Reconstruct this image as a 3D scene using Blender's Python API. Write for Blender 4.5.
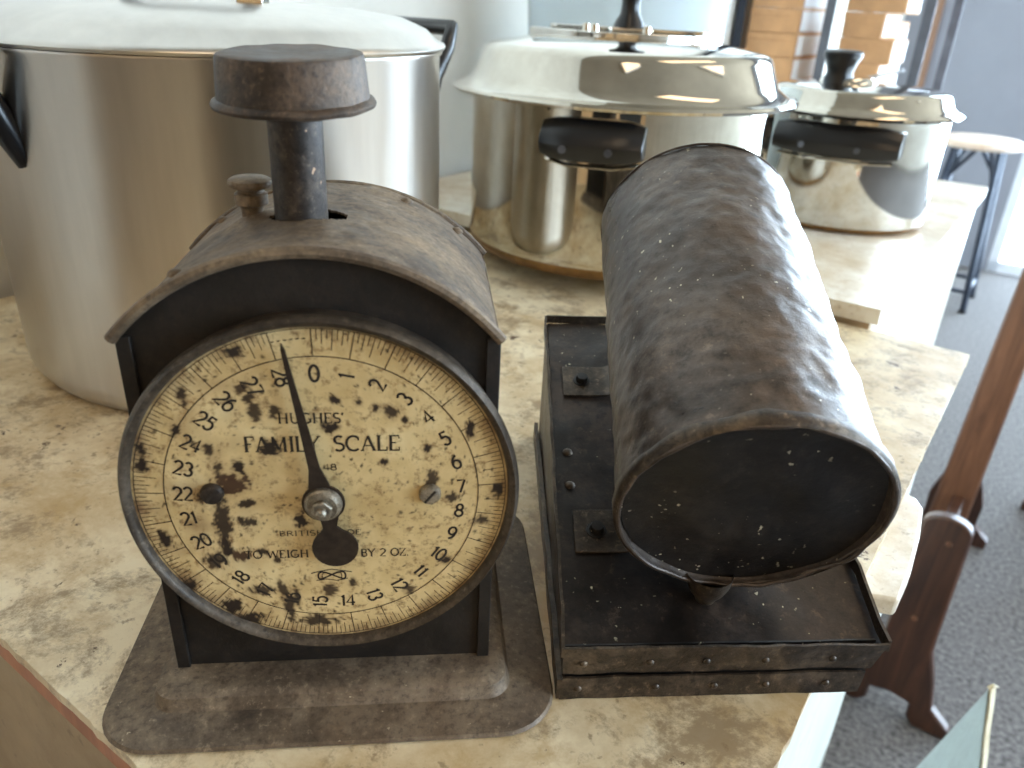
import bpy, bmesh, math, random
from mathutils import Vector, Matrix, noise
PI = math.pi
random.seed(7)
for o in list(bpy.data.objects): bpy.data.objects.remove(o, do_unlink=True)
SC = bpy.context.scene
COL = SC.collection

# ------------------------------------------------------------------ camera
# world: metres, z = 0 is the table top, camera above the near table corner looking along +Y and down
FPX, HC = 782.28, 0.27
CR = Vector((0.9988, 0.0218, 0.0443)); CU = Vector((-0.0494, 0.4411, 0.8961)); CF = Vector((0.0, 0.8972, -0.4416))
cam_d = bpy.data.cameras.new('camera'); cam = bpy.data.objects.new('camera', cam_d); COL.objects.link(cam)
m3 = Matrix((CR, CU, -CF)).transposed()
cam.matrix_world = Matrix.Translation((0, 0, HC)) @ m3.to_quaternion().to_matrix().to_4x4()
cam_d.sensor_width = 36; cam_d.lens = FPX / 1024 * 36; cam_d.clip_start = 0.01
cam_d.dof.use_dof = True; cam_d.dof.focus_distance = 0.36; cam_d.dof.aperture_fstop = 11
SC.camera = cam

# ------------------------------------------------------------------ world + exposure
W = bpy.data.worlds.new('world'); SC.world = W; W.use_nodes = True
W.node_tree.nodes['Background'].inputs[0].default_value = (0.62, 0.78, 1, 1)
W.node_tree.nodes['Background'].inputs[1].default_value = 1.0
SC.view_settings.view_transform = 'Standard'; SC.view_settings.look = 'None'
SC.view_settings.gamma = 1; SC.view_settings.use_curve_mapping = False
SC.view_settings.exposure = 0.0
DAY_POWER = 19.0        # radiance of the shopfront glazing (overexposed daylight)
LAMP_POWER = 4.3       # radiance of the ceiling lamps

# ------------------------------------------------------------------ frames
T0 = Vector((0.027, 0.0905, 0)); RZ = -math.atan2(0.563, 0.826)
ER = Vector((math.cos(RZ), math.sin(RZ), 0)); E1 = Vector((-math.sin(RZ), math.cos(RZ), 0))
def RM(a, b, z): return T0 + ER*a + E1*b + Vector((0, 0, z))
def ray(px, py): return CF + CR*((px-512)/FPX) - CU*((py-384)/FPX)
def px_plane(px, py, p, n):
    r = ray(px, py); c = Vector((0, 0, HC)); return c + r*((Vector(p)-c).dot(n)/r.dot(n))
FLOOR = -0.75; CEIL = 1.95

# ------------------------------------------------------------------ materials
def lin(c):
    return tuple(((v/255)/12.92 if v/255 <= .04045 else (((v/255)+.055)/1.055)**2.4) for v in c) + (1,)
def newmat(name):
    m = bpy.data.materials.new(name); m.use_nodes = True
    nt = m.node_tree; return m, nt, nt.nodes['Principled BSDF']
def N(nt, typ, **kw):
    n = nt.nodes.new(typ)
    for k, v in kw.items():
        if k in n.inputs.keys(): n.inputs[k].default_value = v
        else: setattr(n, k, v)
    return n
def noise_tex(nt, scale, detail=6, rough=.6, vec=None, dist=0):
    n = N(nt, 'ShaderNodeTexNoise', Scale=scale, Detail=detail, Roughness=rough, Distortion=dist)
    if vec is not None: nt.links.new(vec, n.inputs['Vector'])
    return n.outputs['Fac']
def ramp(nt, fac, stops):
    r = nt.nodes.new('ShaderNodeValToRGB'); e = r.color_ramp.elements
    while len(e) < len(stops): e.new(.5)
    for i, (p, c) in enumerate(stops): e[i].position = p; e[i].color = c if len(c) == 4 else lin(c)
    nt.links.new(fac, r.inputs[0]); return r.outputs[0]
def g(v): return (v, v, v, 1)
def mix(nt, fac, a, b):
    n = nt.nodes.new('ShaderNodeMix'); n.data_type = 'RGBA'
    for sock, v in ((n.inputs[0], fac), (n.inputs[6], a), (n.inputs[7], b)):
        if hasattr(v, 'is_linked'): nt.links.new(v, sock)
        else: sock.default_value = v
    return n.outputs[2]
def bump(nt, bs, h, strength=.3, dist=.001):
    b = N(nt, 'ShaderNodeBump', Strength=strength, Distance=dist); nt.links.new(h, b.inputs['Height']); nt.links.new(b.outputs[0], bs.inputs['Normal'])
def coords(nt, scale=(1, 1, 1)):
    t = nt.nodes.new('ShaderNodeTexCoord'); mp = nt.nodes.new('ShaderNodeMapping'); mp.inputs['Scale'].default_value = scale
    nt.links.new(t.outputs['Object'], mp.inputs[0]); return mp.outputs[0]
def plain(name, c, rough=.5, metal=0, vary=.12, scale=30, bmp=0.0, sc=(1, 1, 1)):
    m, nt, bs = newmat(name); v = coords(nt, sc); f = noise_tex(nt, scale, 5, .6, v)
    lo = tuple(x*(1-vary) for x in c); hi = tuple(min(255, x*(1+vary)) for x in c)
    nt.links.new(ramp(nt, f, [(.3, lo), (.7, hi)]), bs.inputs['Base Color'])
    bs.inputs['Roughness'].default_value = rough; bs.inputs['Metallic'].default_value = metal
    if bmp: bump(nt, bs, f, bmp)
    return m
def rusty(name, cols, scale=40, rough=(.45, .8), metal=.4, bmp=.4, bdist=.0008, dust=None, spots=None):
    """old tinplate: mottled colours, uneven gloss, pitted relief; dust settles on it; pale flecks"""
    m, nt, bs = newmat(name); v = coords(nt)
    f = noise_tex(nt, scale, 9, .68, v, .4); k = len(cols)
    c = ramp(nt, f, [(.28+.44*i/(k-1), cols[i]) for i in range(k)])
    fn = noise_tex(nt, scale*6, 7, .75, v)                       # fine pitting and grime
    c = mix(nt, ramp(nt, fn, [(.50, g(0)), (.66, g(.75))]), c, lin(cols[0]))
    c = mix(nt, ramp(nt, fn, [(.30, g(.7)), (.44, g(0))]), c, lin(tuple(min(255, x*1.18) for x in cols[-1])))
    if dust:
        f2 = noise_tex(nt, scale*.35, 6, .7, v); d = ramp(nt, f2, [(dust[1], g(0)), (dust[2], g(1))])
        dm = N(nt, 'ShaderNodeMath', operation='MULTIPLY'); nt.links.new(d, dm.inputs[0]); nt.links.new(ramp(nt, fn, [(.35, g(.95)), (.62, g(.35))]), dm.inputs[1])
        c = mix(nt, dm.outputs[0], c, lin(dust[0]))
    if spots:
        f3 = noise_tex(nt, spots[1], 2, .5, v); f4 = noise_tex(nt, spots[1]*.06, 3, .5, v)
        s1 = ramp(nt, f3, [(spots[2], g(0)), (spots[2]+.04, g(1))]); s2 = ramp(nt, f4, [(.45, g(0)), (.6, g(1))])
        mm = N(nt, 'ShaderNodeMath', operation='MULTIPLY'); nt.links.new(s1, mm.inputs[0]); nt.links.new(s2, mm.inputs[1])
        c = mix(nt, mm.outputs[0], c, lin(spots[0]))
    nt.links.new(c, bs.inputs['Base Color'])
    nt.links.new(ramp(nt, f, [(.3, g(rough[0])), (.7, g(rough[1]))]), bs.inputs['Roughness'])
    bs.inputs['Metallic'].default_value = metal
    bump(nt, bs, noise_tex(nt, scale*3, 8, .7, v), bmp, bdist)
    return m
def steel(name, c, rough, streak=0, vary=.06):
    m, nt, bs = newmat(name); v = coords(nt, (1, 1, .12) if streak else (1, 1, 1))
    f = noise_tex(nt, 60 if streak else 25, 6, .6, v)
    vary = .03 if streak else vary; lo = tuple(x*(1-vary) for x in c); hi = tuple(min(255, x*(1+vary)) for x in c)
    nt.links.new(ramp(nt, f, [(.3, lo), (.7, hi)]), bs.inputs['Base Color'])
    nt.links.new(ramp(nt, f, [(.3, g(rough*.92)), (.7, g(rough*1.08))]), bs.inputs['Roughness'])
    bs.inputs['Metallic'].default_value = 1
    if streak:                                                    # lathe-turned: lustre spreads up and down the wall
        tn = N(nt, 'ShaderNodeTangent', direction_type='RADIAL', axis='Z'); nt.links.new(tn.outputs[0], bs.inputs['Tangent'])
        bs.inputs['Anisotropic'].default_value = .85; bs.inputs['Anisotropic Rotation'].default_value = .25
    return m
def emis(name, c, s):
    m, nt, bs = newmat(name); bs.inputs['Base Color'].default_value = (0.02, 0.02, 0.02, 1)
    bs.inputs['Emission Color'].default_value = c; bs.inputs['Emission Strength'].default_value = s; return m
def glass(name, c=(1, 1, 1, 1), rough=.03):
    m, nt, bs = newmat(name); v = coords(nt); f = noise_tex(nt, 18, 3, .5, v)
    bs.inputs['Base Color'].default_value = c; bs.inputs['Transmission Weight'].default_value = .62
    bs.inputs['IOR'].default_value = 1.2; bs.inputs['Roughness'].default_value = rough
    bump(nt, bs, f, .15, .004); return m
def painted(name, white, beige, grey, wood, chips=.62, scale=1.0, beige_at=(.42, .62), rough=.5):
    """old brushed house paint, yellowed and dirty, chipped through to grey undercoat and wood"""
    m, nt, bs = newmat(name); v = coords(nt)
    big = noise_tex(nt, 7*scale, 9, .7, v, .2); fine = noise_tex(nt, 42*scale, 8, .7, v, .3); mid = noise_tex(nt, 16*scale, 10, .8, v, .2)
    c = mix(nt, ramp(nt, big, [(beige_at[0], g(0)), (beige_at[1], g(1))]), lin(white), lin(beige))
    c = mix(nt, ramp(nt, fine, [(.5, g(0)), (.68, g(.85))]), c, lin(beige))
    speck = noise_tex(nt, 150*scale, 4, .6, v); c = mix(nt, ramp(nt, speck, [(.62, g(0)), (.7, g(.7))]), c, lin(grey))
    c = mix(nt, ramp(nt, mid, [(chips-.06, g(0)), (chips+.03, g(.75))]), c, lin(grey))
    chip = noise_tex(nt, 34*scale, 9, .72, v, .3)
    c = mix(nt, ramp(nt, chip, [(chips+.06, g(0)), (chips+.085, g(1))]), c, lin(wood))
    nt.links.new(c, bs.inputs['Base Color']); bs.inputs['Roughness'].default_value = rough
    bump(nt, bs, mid, .35, .0015); return m
def wood(name, c1, c2, rough=.3, axis=(14, 14, 1.2)):
    m, nt, bs = newmat(name); v = coords(nt, axis); f = noise_tex(nt, 4, 8, .65, v, 1.2)
    nt.links.new(ramp(nt, f, [(.3, c1), (.7, c2)]), bs.inputs['Base Color']); bs.inputs['Roughness'].default_value = rough
    bs.inputs['Coat Weight'].default_value = .3; bs.inputs['Coat Roughness'].default_value = .2
    bump(nt, bs, f, .1, .001); return m

M = {}
M['case'] = rusty('scale_dusty_paint', [(44, 35, 28), (84, 70, 56), (122, 104, 84)], 55, (.5, .8), .25, .35, dust=((146, 126, 100), .42, .66))
M['case_dark'] = rusty('scale_black_japanning', [(14, 11, 9), (28, 23, 19), (46, 36, 28)], 60, (.45, .75), .2, .4, dust=((58, 49, 40), .5, .8))
M['base'] = rusty('scale_base_rust', [(58, 48, 40), (108, 94, 78), (146, 130, 110)], 45, (.45, .75), .3, .5, dust=((112, 90, 68), .5, .75), spots=((180, 165, 140), 420, .72))
M['disc'] = rusty('disc_oxide', [(30, 25, 21), (68, 57, 48), (108, 90, 73)], 70, (.4, .65), .4, .6, dust=((98, 76, 56), .5, .75))
M['ring'] = rusty('bezel_tarnish', [(40, 34, 28), (76, 66, 55), (104, 93, 80)], 60, (.4, .65), .5, .35)
M['column'] = rusty('column_oxide', [(30, 26, 24), (58, 51, 46), (92, 80, 68)], 60, (.35, .6), .6, .4, spots=((150, 120, 95), 260, .7))
M['needle'] = plain('needle_brown', (52, 43, 36), .5, .5, .25, 300)
M['nut'] = rusty('nut_nickel', [(90, 84, 74), (150, 142, 128), (182, 174, 160)], 220, (.3, .5), .8, .3)
M['ink'] = plain('dial_ink', (38, 31, 24), .7, 0, .2, 400)
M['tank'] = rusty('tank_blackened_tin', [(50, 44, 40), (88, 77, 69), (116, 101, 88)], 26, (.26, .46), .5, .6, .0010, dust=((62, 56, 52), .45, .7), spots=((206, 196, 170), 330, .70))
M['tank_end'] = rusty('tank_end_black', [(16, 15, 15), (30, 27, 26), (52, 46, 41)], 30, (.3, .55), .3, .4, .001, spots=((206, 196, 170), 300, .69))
M['tray'] = rusty('tray_brown_tin', [(34, 29, 25), (74, 64, 54), (120, 104, 86)], 45, (.3, .55), .55, .45, .001)
M['tray_top'] = rusty('tray_top_black', [(20, 17, 15), (42, 35, 30), (76, 61, 50)], 22, (.28, .5), .4, .4, .001, spots=((200, 190, 160), 330, .70))
M['alu'] = steel('pot_aluminium', (206, 200, 192), .32, 1)
M['alu_lid'] = steel('lid_aluminium', (204, 200, 194), .30)
M['chrome'] = steel('polished_steel', (196, 190, 178), .05)
M['steel_b'] = steel('saucepan_steel', (208, 206, 200), .09)
M['bakelite'] = plain('black_bakelite', (18, 18, 20), .28, 0, .3, 20)
M['table'] = painted('table_old_paint', (234, 220, 188), (186, 158, 112), (134, 110, 80), (84, 58, 38), .565, rough=.42)
M['table_r'] = painted('table_white_paint', (240, 234, 220), (206, 188, 158), (170, 150, 124), (120, 86, 58), .66, 1.3, rough=.33)
M['table_face'] = painted('table_face_tan', (172, 150, 116), (150, 126, 92), (120, 100, 74), (90, 66, 46), .72, .5)
M['table_green'] = painted('table_face_pale_green', (202, 202, 192), (188, 190, 178), (160, 162, 150), (130, 116, 90), .74, .6)
M['edge_wood'] = wood('bare_edge_wood', (150, 92, 58), (196, 132, 92), .6)
M['chairwood'] = wood('dark_chair_wood', (44, 25, 18), (86, 54, 38), .38)
M['postwood'] = wood('brown_post_wood', (84, 54, 38), (134, 92, 66), .38)
M['wall'] = plain('wall_white_plaster', (206, 202, 192), .8, 0, .03, 6)
M['wall_grey'] = plain('wall_grey_paint', (138, 140, 148), .7, 0, .03, 5)
M['wall_rear'] = plain('wall_tan_paint', (190, 152, 108), .8, 0, .1, 3)
M['ceil'] = plain('ceiling_white', (140, 128, 112), .9, 0, .03, 3)
M['carpet'] = plain('carpet_grey', (84, 80, 78), .95, 0, .45, 120, .5)
M['card'] = plain('cardboard', (206, 160, 116), .8, 0, .06, 20)
M['label'] = plain('white_label', (236, 236, 234), .6, 0, .02, 40)
M['shelf'] = plain('shelf_grey_metal', (96, 98, 106), .4, .6, .1, 20)
M['shelf_l'] = plain('shelf_light_metal', (200, 204, 210), .35, .4, .05, 20)
M['stoolmetal'] = plain('stool_dark_metal', (48, 54, 66), .35, .5, .1, 20)
M['stoolseat'] = wood('stool_pale_seat', (206, 176, 150), (232, 214, 196), .45, (3, 14, 3))
M['frame'] = plain('door_frame_white', (222, 226, 232), .5, 0, .03, 10)
M['day'] = emis('daylight_glass', (.64, .82, 1, 1), DAY_POWER)
M['lamp'] = emis('lamp_diffuser', (1, .74, .48, 1), LAMP_POWER)
M['lampbody'] = plain('lamp_body', (226, 224, 220), .5, 0, .03, 10)
M['clear'] = glass('clear_plastic', (.76, .82, .84, 1), .16)
M['board'] = painted('board_pale_green', (140, 150, 142), (128, 136, 128), (112, 120, 110), (190, 176, 140), .74, 1.0)
M['board_edge'] = painted('board_cream_edge', (226, 216, 188), (200, 184, 148), (176, 168, 146), (140, 110, 76), .68, 3)
M['mint'] = plain('mint_paint_drip', (170, 206, 186), .5, 0, .05, 60)
M['table_reflection'] = plain('pot_base_reflection', (120, 88, 48), .35, .5, .2, 40)  # brown of the mirrored table, painted on as a colour

# ------------------------------------------------------------------ mesh helpers
def obj(name, vf, mat, parent=None, smooth=35, bevel=0, loc=None, rot=None, world=False, segs=2):
    me = bpy.data.meshes.new(name); me.from_pydata([tuple(v) for v in vf[0]], [], vf[1]); me.update()
    bm = bmesh.new(); bm.from_mesh(me); bmesh.ops.recalc_face_normals(bm, faces=bm.faces); bm.to_mesh(me); bm.free()
    if smooth:
        me.polygons.foreach_set('use_smooth', [True]*len(me.polygons)); me.set_sharp_from_angle(angle=math.radians(smooth))
    o = bpy.data.objects.new(name, me); COL.objects.link(o); me.materials.append(M[mat] if isinstance(mat, str) else mat)
    if loc is not None: o.location = loc
    if rot is not None: o.rotation_euler = rot
    if parent:
        o.parent = parent
        if world:
            p = parent; mm = p.matrix_basis.copy()
            while p.parent: mm = p.parent.matrix_basis @ p.matrix_parent_inverse @ mm; p = p.parent
            o.matrix_parent_inverse = mm.inverted()
    if bevel:
        b = o.modifiers.new('bevel', 'BEVEL'); b.width = bevel; b.segments = segs; b.limit_method = 'ANGLE'; b.angle_limit = math.radians(40)
    return o
def empty(name, loc, rz, label, cat, group=None):
    o = bpy.data.objects.new(name, None); COL.objects.link(o); o.location = loc; o.rotation_euler = (0, 0, rz); o.empty_display_size = .02
    o['label'] = label; o['category'] = cat
    if group: o['group'] = group
    return o
def struct(o): o['kind'] = 'structure'; return o
def tag(o, label, cat, group=None):
    o['label'] = label; o['category'] = cat
    if group: o['group'] = group
    return o
def box(x0, x1, y0, y1, z0, z1):
    v = [(x, y, z) for z in (z0, z1) for y in (y0, y1) for x in (x0, x1)]
    return v, [(0, 2, 3, 1), (4, 5, 7, 6), (0, 1, 5, 4), (2, 6, 7, 3), (0, 4, 6, 2), (1, 3, 7, 5)]
def hexa(p): # 8 points: bottom 4 ccw, top 4 ccw
    return p, [(3, 2, 1, 0), (4, 5, 6, 7), (0, 1, 5, 4), (1, 2, 6, 5), (2, 3, 7, 6), (3, 0, 4, 7)]
def join(*parts):
    V, F = [], []
    for v, f in parts:
        k = len(V); V += list(v); F += [tuple(i+k for i in q) for q in f]
    return V, F
def shift(vf, d): return [(v[0]+d[0], v[1]+d[1], v[2]+d[2]) for v in vf[0]], vf[1]
def lathe(prof, n=64, axis='z', c=(0, 0, 0)):
    """prof: (r, h) pairs; r == 0 makes a pole"""
    V, F, rows = [], [], []
    for r, h in prof:
        if r <= 1e-9: rows.append([len(V)]); V.append((0, 0, h))
        else:
            rows.append(list(range(len(V), len(V)+n)))
            V += [(r*math.cos(2*PI*i/n), r*math.sin(2*PI*i/n), h) for i in range(n)]
    for A, B in zip(rows, rows[1:]):
        for i in range(n):
            j = (i+1) % n
            if len(A) == 1 and len(B) == 1: continue
            if len(A) == 1: F.append((A[0], B[j], B[i]))
            elif len(B) == 1: F.append((A[i], A[j], B[0]))
            else: F.append((A[i], A[j], B[j], B[i]))
    if axis == 'y': V = [(x, z, y) for x, y, z in V]
    if axis == 'x': V = [(z, x, y) for x, y, z in V]
    return [(x+c[0], y+c[1], z+c[2]) for x, y, z in V], F
def tube(path, r, n=10, closed=False, flat=1.0):
    P = [Vector(p) for p in path]; V, F = [], []; m = len(P); up = None
    R = r if isinstance(r, (list, tuple)) else [r]*m
    for i, p in enumerate(P):
        if closed: t = P[(i+1) % m]-P[i-1]
        else: t = P[min(i+1, m-1)]-P[max(i-1, 0)]
        t.normalize()
        if up is None: up = Vector((0, 0, 1)) if abs(t.z) < .9 else Vector((1, 0, 0))
        s = t.cross(up).normalized(); u = s.cross(t).normalized(); up = u
        V += [p + s*(R[i]*math.cos(2*PI*k/n)) + u*(R[i]*flat*math.sin(2*PI*k/n)) for k in range(n)]
    for i in range(m if closed else m-1):
        a, b = i*n, ((i+1) % m)*n
        F += [(a+k, a+(k+1) % n, b+(k+1) % n, b+k) for k in range(n)]
    if not closed: F += [tuple(range(n))[::-1], tuple(range((m-1)*n, m*n))]
    return V, F
def prism(pts, axis, h0, h1):
    """extrude a 2-D outline; axis 'y': pts are (x, z); 'z': (x, y); 'x': (y, z)"""
    f = {'y': lambda p, h: (p[0], h, p[1]), 'z': lambda p, h: (p[0], p[1], h), 'x': lambda p, h: (h, p[0], p[1])}[axis]
    n = len(pts); V = [f(p, h0) for p in pts]+[f(p, h1) for p in pts]
    return V, [tuple(range(n))[::-1], tuple(range(n, 2*n))]+[(i, (i+1) % n, n+(i+1) % n, n+i) for i in range(n)]
def rrect(hx, hy, r, n=6, c=(0, 0)):
    out = []
    for q, (sx, sy) in enumerate(((1, 1), (-1, 1), (-1, -1), (1, -1))):
        for k in range(n+1):
            t = PI/2*q+PI/2*k/n; out.append((c[0]+sx*(hx-r)+r*math.cos(t), c[1]+sy*(hy-r)+r*math.sin(t)))
    return out
def stack(rings):
    """skin equal-length 3-D rings, capped"""
    n = len(rings[0]); V = [p for r in rings for p in r]; F = []
    for i in range(len(rings)-1):
        F += [(i*n+k, i*n+(k+1) % n, (i+1)*n+(k+1) % n, (i+1)*n+k) for k in range(n)]
    return V, F+[tuple(range(n))[::-1], tuple(range((len(rings)-1)*n, len(rings)*n))]

# ================================================================== THE ROOM (aligned with the table)
room_rot = (0, 0, RZ); A0, A1, B0, B1 = -0.77, 3.0, -2.6, 4.0
def rstruct(name, vf, mat, **k): return struct(obj(name, vf, mat, loc=T0, rot=room_rot, **k))
rstruct('floor', box(A0-.1, A1+.1, B0-.1, B1+.1, FLOOR-.05, FLOOR), 'carpet', smooth=0)
rstruct('ceiling', box(A0-.1, A1+.1, B0-.1, B1+.1, CEIL, CEIL+.05), 'ceil', smooth=0)
rstruct('wall_left', box(A0-.1, A0, B0, B1, FLOOR, CEIL), 'wall', smooth=0)
rstruct('wall_rear', box(A0, A1, B0-.1, B0, FLOOR, CEIL), 'wall_rear', smooth=0)
DA0, DA1, DZ = -0.17, 2.9, 1.7                                     # glazed shopfront in the far wall
rstruct('wall_back', join(box(A0, DA0, B1, B1+.1, FLOOR, CEIL), box(DA1, A1, B1, B1+.1, FLOOR, CEIL), box(DA0, DA1, B1, B1+.1, DZ, CEIL)), 'wall_grey', smooth=0)
WB0, WB1, WZ0, WZ1 = 0.3, 3.2, -0.1, 1.45                            # shop window in the right wall
rstruct('wall_right', join(box(A1, A1+.1, B0, WB0, FLOOR, CEIL), box(A1, A1+.1, WB1, B1, FLOOR, CEIL), box(A1, A1+.1, WB0, WB1, FLOOR, WZ0), box(A1, A1+.1, WB0, WB1, WZ1, CEIL)), 'wall', smooth=0)
def glazing(name, along, lo, hi, z0, z1, at, n):
    root = bpy.data.objects.new(name, None); COL.objects.link(root); root.location = T0; root.rotation_euler = room_rot; struct(root)
    B = (lambda p0, p1, q0, q1, za, zb: box(p0, p1, q0, q1, za, zb)) if along == 'a' else (lambda p0, p1, q0, q1, za, zb: box(q0, q1, p0, p1, za, zb))
    obj('frame', join(B(lo, hi, at, at+.06, z0, z0+.05), B(lo, hi, at, at+.06, z1-.05, z1), B(lo, lo+.04, at, at+.06, z0, z1), B(hi-.04, hi, at, at+.06, z0, z1)), 'frame', root, smooth=0)
    w = (hi-lo)/n
    for i in range(1, n): obj('mullion', B(lo+i*w-.02, lo+i*w+.02, at, at+.06, z0+.05, z1-.05), 'frame', root, smooth=0)
    for i in range(n): obj('pane', B(lo+i*w+.02, lo+(i+1)*w-.02, at+.03, at+.035, z0+.05, z1-.05), 'day', root, smooth=0)
    return root
glazing('door_1', 'a', DA0, DA1, FLOOR, DZ, B1, 4)
glazing('window_1', 'b', WB0, WB1, WZ0, WZ1, A1, 4)
rstruct('trim_1', box(-.66, -.625, B1-.03, B1, FLOOR, 1.3), wood('trim_brown', (120, 88, 66), (150, 112, 86), .5), smooth=0)
for a, b in ((.35, -.9), (1.7, -.9), (.35, 1.2), (1.7, 1.2)):
    r = empty('ceiling_light', RM(a, b, CEIL-.06), RZ, {(.35, -.9): 'long warm ceiling lamp behind the camera near the left wall', (1.7, -.9): 'long warm ceiling lamp behind the camera near the right wall', (.35, 1.2): 'long warm ceiling lamp above the pots', (1.7, 1.2): 'long warm ceiling lamp over the floor by the window'}[(a, b)], 'lamp', 'ceiling lamps')
    obj('housing', box(-.18, .18, -.6, .6, .02, .06), 'lampbody', r, bevel=.004)
    obj('diffuser', box(-.16, .16, -.58, .58, 0, .02), 'lamp', r, smooth=0)

# ================================================================== TABLES
def roughen(poly, step, amp, seed):
    """break a polyline into short steps with small chips along it"""
    rnd = random.Random(seed); out = []
    n = len(poly)
    for i in range(n):
        p, q = Vector(poly[i]+(0,)), Vector(poly[(i+1) % n]+(0,)); L = (q-p).length; k = max(1, int(L/step)); d = (q-p)/L; nn = Vector((d.y, -d.x, 0))
        for j in range(k):
            t = p+(q-p)*(j/k); off = 0 if j == 0 else -abs(rnd.gauss(0, amp))
            out.append((t.x+nn.x*off, t.y+nn.y*off))
    return out
tb = empty('painted_table', RM(0, 0, FLOOR), RZ, 'shabby white painted table under the old scale and black tank', 'table')
LF = -FLOOR
top_pts = roughen([(0, 0), (0, .683), (-.745, .683), (-.745, 0)][::-1], .005, .00045, 3)
obj('table_top', prism(top_pts, 'z', LF-.006, LF), 'table', tb, smooth=0)
obj('top_board', box(-.744, -.0055, .0015, .682, LF-.024, LF-.006), 'edge_wood', tb, bevel=.002)
obj('edge_strip', box(-.0054, -.0012, .0015, .682, LF-.024, LF-.006), 'table_r', tb, bevel=.001)
obj('moulding', box(-.74, -.006, .006, .68, LF-.034, LF-.024), 'table_face', tb, bevel=.002)
obj('apron', box(-.735, -.012, .012, .03, .10, LF-.034), 'table_face', tb, smooth=0)
obj('apron', box(-.735, -.012, .65, .675, .10, LF-.034), 'table_green', tb, smooth=0)
obj('side_panel', box(-.03, -.010, .031, .649, .10, LF-.034), 'table_green', tb, smooth=0)
obj('side_panel', box(-.735, -.715, .031, .649, .10, LF-.034), 'table_green', tb, smooth=0)
for x in (-.735, -.065):
    for y in (.012, .625): obj('leg', box(x, x+.05, y, y+.05, 0, .0995), 'table_green', tb, bevel=.003)
lp = [(-.004, .29), (.019, .30), (.0195, .33), (.017, .37), (.013, .403), (.007, .413), (-.004, .416)]
obj('ledge', prism(lp, 'z', LF-.020, LF-.008), 'table_r', tb, bevel=.002)
obj('ledge_bracket', box(-.0095, .012, .30, .40, LF-.05, LF-.0202), 'table_green', tb, bevel=.002)
t2 = empty('painted_table', RM(0, 0, FLOOR), RZ, 'taller white painted table behind, carrying the two polished pots', 'table')
Z2 = .02
obj('table_top', prism(roughen([(-.082, .690), (-.082, 1.47), (-.755, 1.47), (-.755, .690)][::-1], .006, .0004, 5), 'z', LF+Z2-.016, LF+Z2), 'table_r', t2, smooth=0)
obj('front_panel', box(-.75, -.09, .697, .715, .08, LF+Z2-.016), 'table_face', t2, smooth=0)
obj('back_panel', box(-.75, -.09, 1.445, 1.463, .08, LF+Z2-.016), 'table_r', t2, smooth=0)
obj('side_panel', box(-.108, -.09, .7155, 1.4445, .08, LF+Z2-.016), 'table_r', t2, smooth=0)
obj('side_panel', box(-.75, -.732, .7155, 1.4445, .08, LF+Z2-.016), 'table_r', t2, smooth=0)
for x in (-.75, -.14):
    for y in (.70, 1.41): obj('leg', box(x, x+.05, y, y+.05, 0, .0795), 'table_r', t2, bevel=.003)

# ================================================================== FAMILY SCALE
SA = .118
sc = empty('kitchen_scale', (-.0692, .2467, 0), SA, 'rusty antique spring scale with round cream dial and flat top disc', 'scale')
w, zb, zc, zp, D, zr = .0645, .0126, .1639, .1948, .097, .1024
bx_, by0, by1 = .0922, -.0325, .128                                   # base plate footprint
cy_ = (by0+by1)/2; hy_ = (by1-by0)/2
rings = []
for hx, hy, rr, z in ((bx_, hy_, .024, .0), (bx_+.0008, hy_+.0008, .024, .0012), (bx_, hy_, .024, .0026), (bx_-.004, hy_-.004, .021, .0034), (bx_-.0180, hy_-.0150, .011, .0052), (bx_-.0188, hy_-.0158, .010, .0060), (bx_-.0202, hy_-.0172, .009, .0104), (bx_-.0212, hy_-.0182, .009, .0112), (bx_-.024, hy_-.021, .008, .0126)):
    rings.append([(x, y, z) for x, y in rrect(hx, hy, rr, 8, (0, cy_))])
base = obj('base_plate', stack(rings), 'base', sc, smooth=28)
# arch outline
sag = zp-zc; RA = (w*w+sag*sag)/(2*sag)
def arch(half, z_corner, peak, n=36):
    s = peak-z_corner; R = (half*half+s*s)/(2*s); am = math.asin(half/R)
    return [(R*math.sin(-am+2*am*i/n), peak-R+R*math.cos(-am+2*am*i/n)) for i in range(n+1)]
fa = arch(w-.001, zc-.001, zp-.002)
obj('front_plate', prism([(w-.001, zb)]+fa[::-1]+[(-w+.001, zb)], 'y', 0.0012, .0022), 'case_dark', sc, smooth=0)
obj('back_plate', prism([(w-.001, zb)]+fa[::-1]+[(-w+.001, zb)], 'y', D-.003, D-.002), 'case_dark', sc, smooth=0)
for s in (-1, 1):
    obj('side_plate', box(min(s*w, s*(w-.001)), max(s*w, s*(w-.001)), 0.0023, D-.0031, zb, zc), 'case', sc, smooth=0)
    obj('corner_strip', box(min(s*(w+.0006), s*(w-.0045)), max(s*(w+.0006), s*(w-.0045)), -.0008, .0011, zb, zc-.001), 'case_dark', sc, bevel=.0004)
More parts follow.
